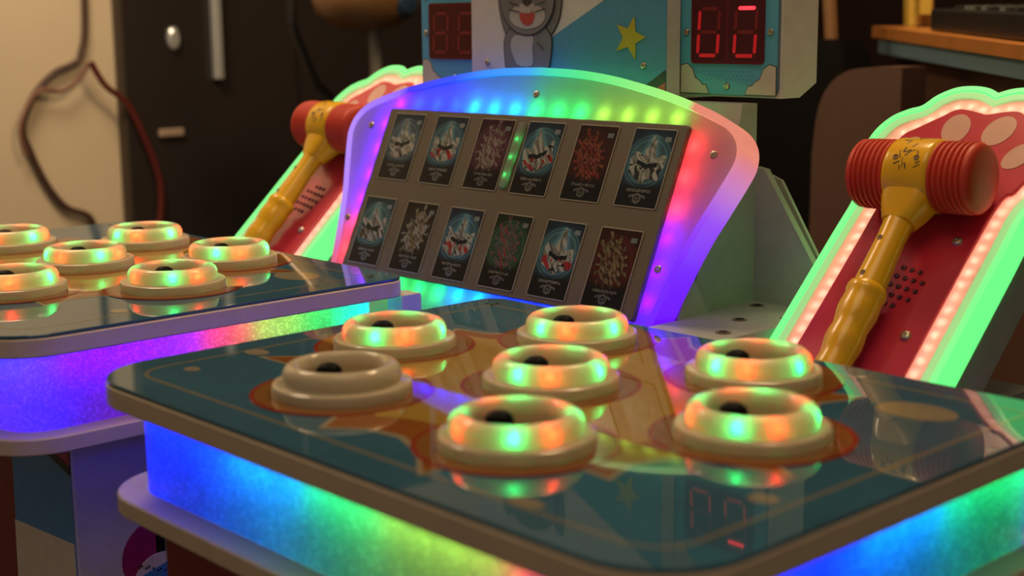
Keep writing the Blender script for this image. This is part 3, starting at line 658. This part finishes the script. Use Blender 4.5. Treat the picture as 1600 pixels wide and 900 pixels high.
tag(obj('red_cable', tube([(-3.32, 1.155, ZD + .275), (-3.32, 1.20, ZD + .200), (-3.318, 1.275, ZD + .135), (-3.315, 1.327, ZD + .026), (-3.315, 1.375, ZD - .113), (-3.315, 1.378, ZD - .23), (-3.315, 1.349, ZD - .348), (-3.315, 1.30, ZD - .55)], .011), mat('dark_red_cable', (.11, .014, .010), .45), None, True), 'dark red cable running from the wall over the dark cabinet', 'cable')
tag(obj('black_hose', tube([(-2.6, 1.45, 1.9), (-2.6, 1.458, ZD + .464), (-2.6, 1.462, ZD + .387), (-2.6, 1.498, ZD + .30), (-2.6, 1.542, ZD + .211), (-2.6, 1.601, ZD + .149), (-2.6, 1.66, ZD - .05), (-2.6, 1.70, .0)], .014), mat('black_hose', (.012, .010, .010), .4), None, True), 'black hose hanging in front of the dark cabinet', 'hose')
sd = thing('round_stand', 'brown round-headed stand with a dark blue lens on a grey pole', 'stand', (-2.4, 1.62, 0))
obj('base', lathe([(.0005, 0), (.16, 0), (.16, .02), (.03, .04), (.0005, .04)], 24), DARKM, sd, True)
obj('pole', lathe([(.018, .03), (.018, ZD + .40)], 14), mat('grey_pole', (.20, .19, .18), .4), sd, True)
hd = obj('head', lathe([(.0005, -.075), (.09, -.06), (.15, -.02), (.165, .03), (.155, .09), (.11, .13), (.0005, .14)], 32), mat('brown_shell', (.17, .085, .035), .35), sd, True, loc=(0, -.03, ZD + .44))
obj('lens', lathe([(.0005, .03), (.03, .025), (.045, 0)], 20), mat('dark_blue_lens', (.02, .04, .07), .1), hd, True, loc=(.145, .03, .01), rot=(0, math.pi / 2, 0))

# ------------------------------------------------------------------ background on the right
ct = thing('counter', 'wooden topped counter with a blue grey front band behind the paw board', 'counter', (-.63, 1.82, 0))
FL = Vector((-1.215, 2.469)); FR = Vector((-.043, 1.178)); dirv = (FR - FL).normalized(); FR2 = FR + dirv * .9; nb = Vector((-dirv.y, dirv.x))
if nb.y < 0: nb = -nb
def slab(zl0, zl1, zr0, zr1, push=0., back=.75, lead=0.):
    a = FL + nb * push - dirv * (-lead); b = FR2 + nb * push; cc = b + nb * back; d = a + nb * back
    k = 1 + .9 / (FR - FL).length
    e0 = zl0 + (zr0 - zl0) * k; e1 = zl1 + (zr1 - zl1) * k
    P = [(a, zl0, zl1), (b, e0, e1), (cc, e0, e1), (d, zl0, zl1)]
    return [(p.x + .63, p.y - 1.82, lo) for p, lo, hi in P] + [(p.x + .63, p.y - 1.82, hi) for p, lo, hi in P], [(0, 1, 2, 3), (4, 5, 6, 7), (0, 1, 5, 4), (1, 2, 6, 5), (2, 3, 7, 6), (3, 0, 4, 7)]
obj('worktop', slab(1.141, 1.172, 1.114, 1.138), mat('orange_wood', (.40, .15, .035), .35, var=.3, scale=8), ct)
obj('front_band', slab(1.098, 1.141, 1.079, 1.114, .012, .5, .04), mat('blue_grey_band', (.16, .25, .28), .35), ct)
obj('body', slab(0, 1.098, 0, 1.079, .06, .6, .03), mat('brown_panel', (.085, .038, .022), .45), ct)
kb = thing('black_console', 'black keyboard-like console with grey keys on the wooden counter', 'keyboard', (-.45, 1.66, 1.1515))
ka = math.atan2(dirv.y, dirv.x)
kb.rotation_euler = (0, math.radians(1.117), ka)
obj('case', box(-.54, .75, .02, .30, .0, .052, .008), mat('black_case', (.012, .012, .013), .35), kb)
for i in range(22):
    for j in range(3):
        if (i * 7 + j * 5) % 4: obj('key', box(-.45 + i * .052, -.41 + i * .052, .045 + j * .08, .105 + j * .08, .050, .060), mat('grey_key', (.16, .16, .15), .35) if (i + j) % 3 == 0 else mat('black_key', (.03, .03, .03), .35), kb)
yb = thing('yellow_box', 'yellow carton with orange panel standing on the counter beside the black console', 'box', (-1.10, 2.52, 1.172), (0, 0, ka))
obj('side_board', sweep_xz([(-.05, 0), (.02, 0), (-.03, .22), (-.11, .22)], -.03, .02), mat('yellow_card', (.48, .32, .04), .5), yb)
obj('panel', sweep_xz([(.02, 0.0), (.095, 0), (.085, .22), (-.03, .22)], -.01, .02), mat('orange_card', (.40, .17, .03), .5), yb)
obj('flap', sweep_xz([(.10, .03), (.17, .03), (.16, .22), (.08, .22)], -.03, .0), mat('yellow_card', (.48, .32, .04), .5), yb)
bb = thing('brown_seat', 'brown padded bench end with rounded corner in front of the counter', 'bench', (-.55, 1.72, 0), (0, 0, 0))
P = [(-.33, .12), (-.33, .88), (-.318, .98), (-.29, 1.04), (-.24, 1.075), (-.17, 1.085), (-.10, 1.085), (-.10, .12)]
v, f = sweep_xz(smooth2(P[1:6], 4) + [P[6], P[7], P[0]], -.0, .10)
obj('back_pad', (v, f), mat('brown_vinyl', (.075, .034, .022), .6, bump=.2), bb, True); obj('base', box(-.32, -.11, .01, .09, 0, .12), BLACK, bb)
bk = thing('black_bag', 'black bag with a tan strap hanging in the dark gap right of the score display', 'bag', (-1.22, 2.18, 0))
obj('bag', loft([[(x * .16, y * .10, 0.3) for x, y in rrect(-1, 1, -1, 1, .4, 4)], [(x * .20, y * .12, .6) for x, y in rrect(-1, 1, -1, 1, .4, 4)], [(x * .19, y * .11, 1.0) for x, y in rrect(-1, 1, -1, 1, .4, 4)], [(x * .13, y * .07, 1.14) for x, y in rrect(-1, 1, -1, 1, .4, 4)]]), matt(mat('black_cloth', (.004, .0035, .0035), .8)), bk, True)
obj('strap', tube([(-.06, 0, 1.12), (-.05, -.01, 1.25), (0, 0, 1.5), (.05, .0, 1.30), (.07, 0, 1.12)], .018), mat('tan_strap', (.18, .09, .035), .5), bk, True)
obj('stand', box(-.10, .10, -.06, .06, 0, .31), BLACK, bk)
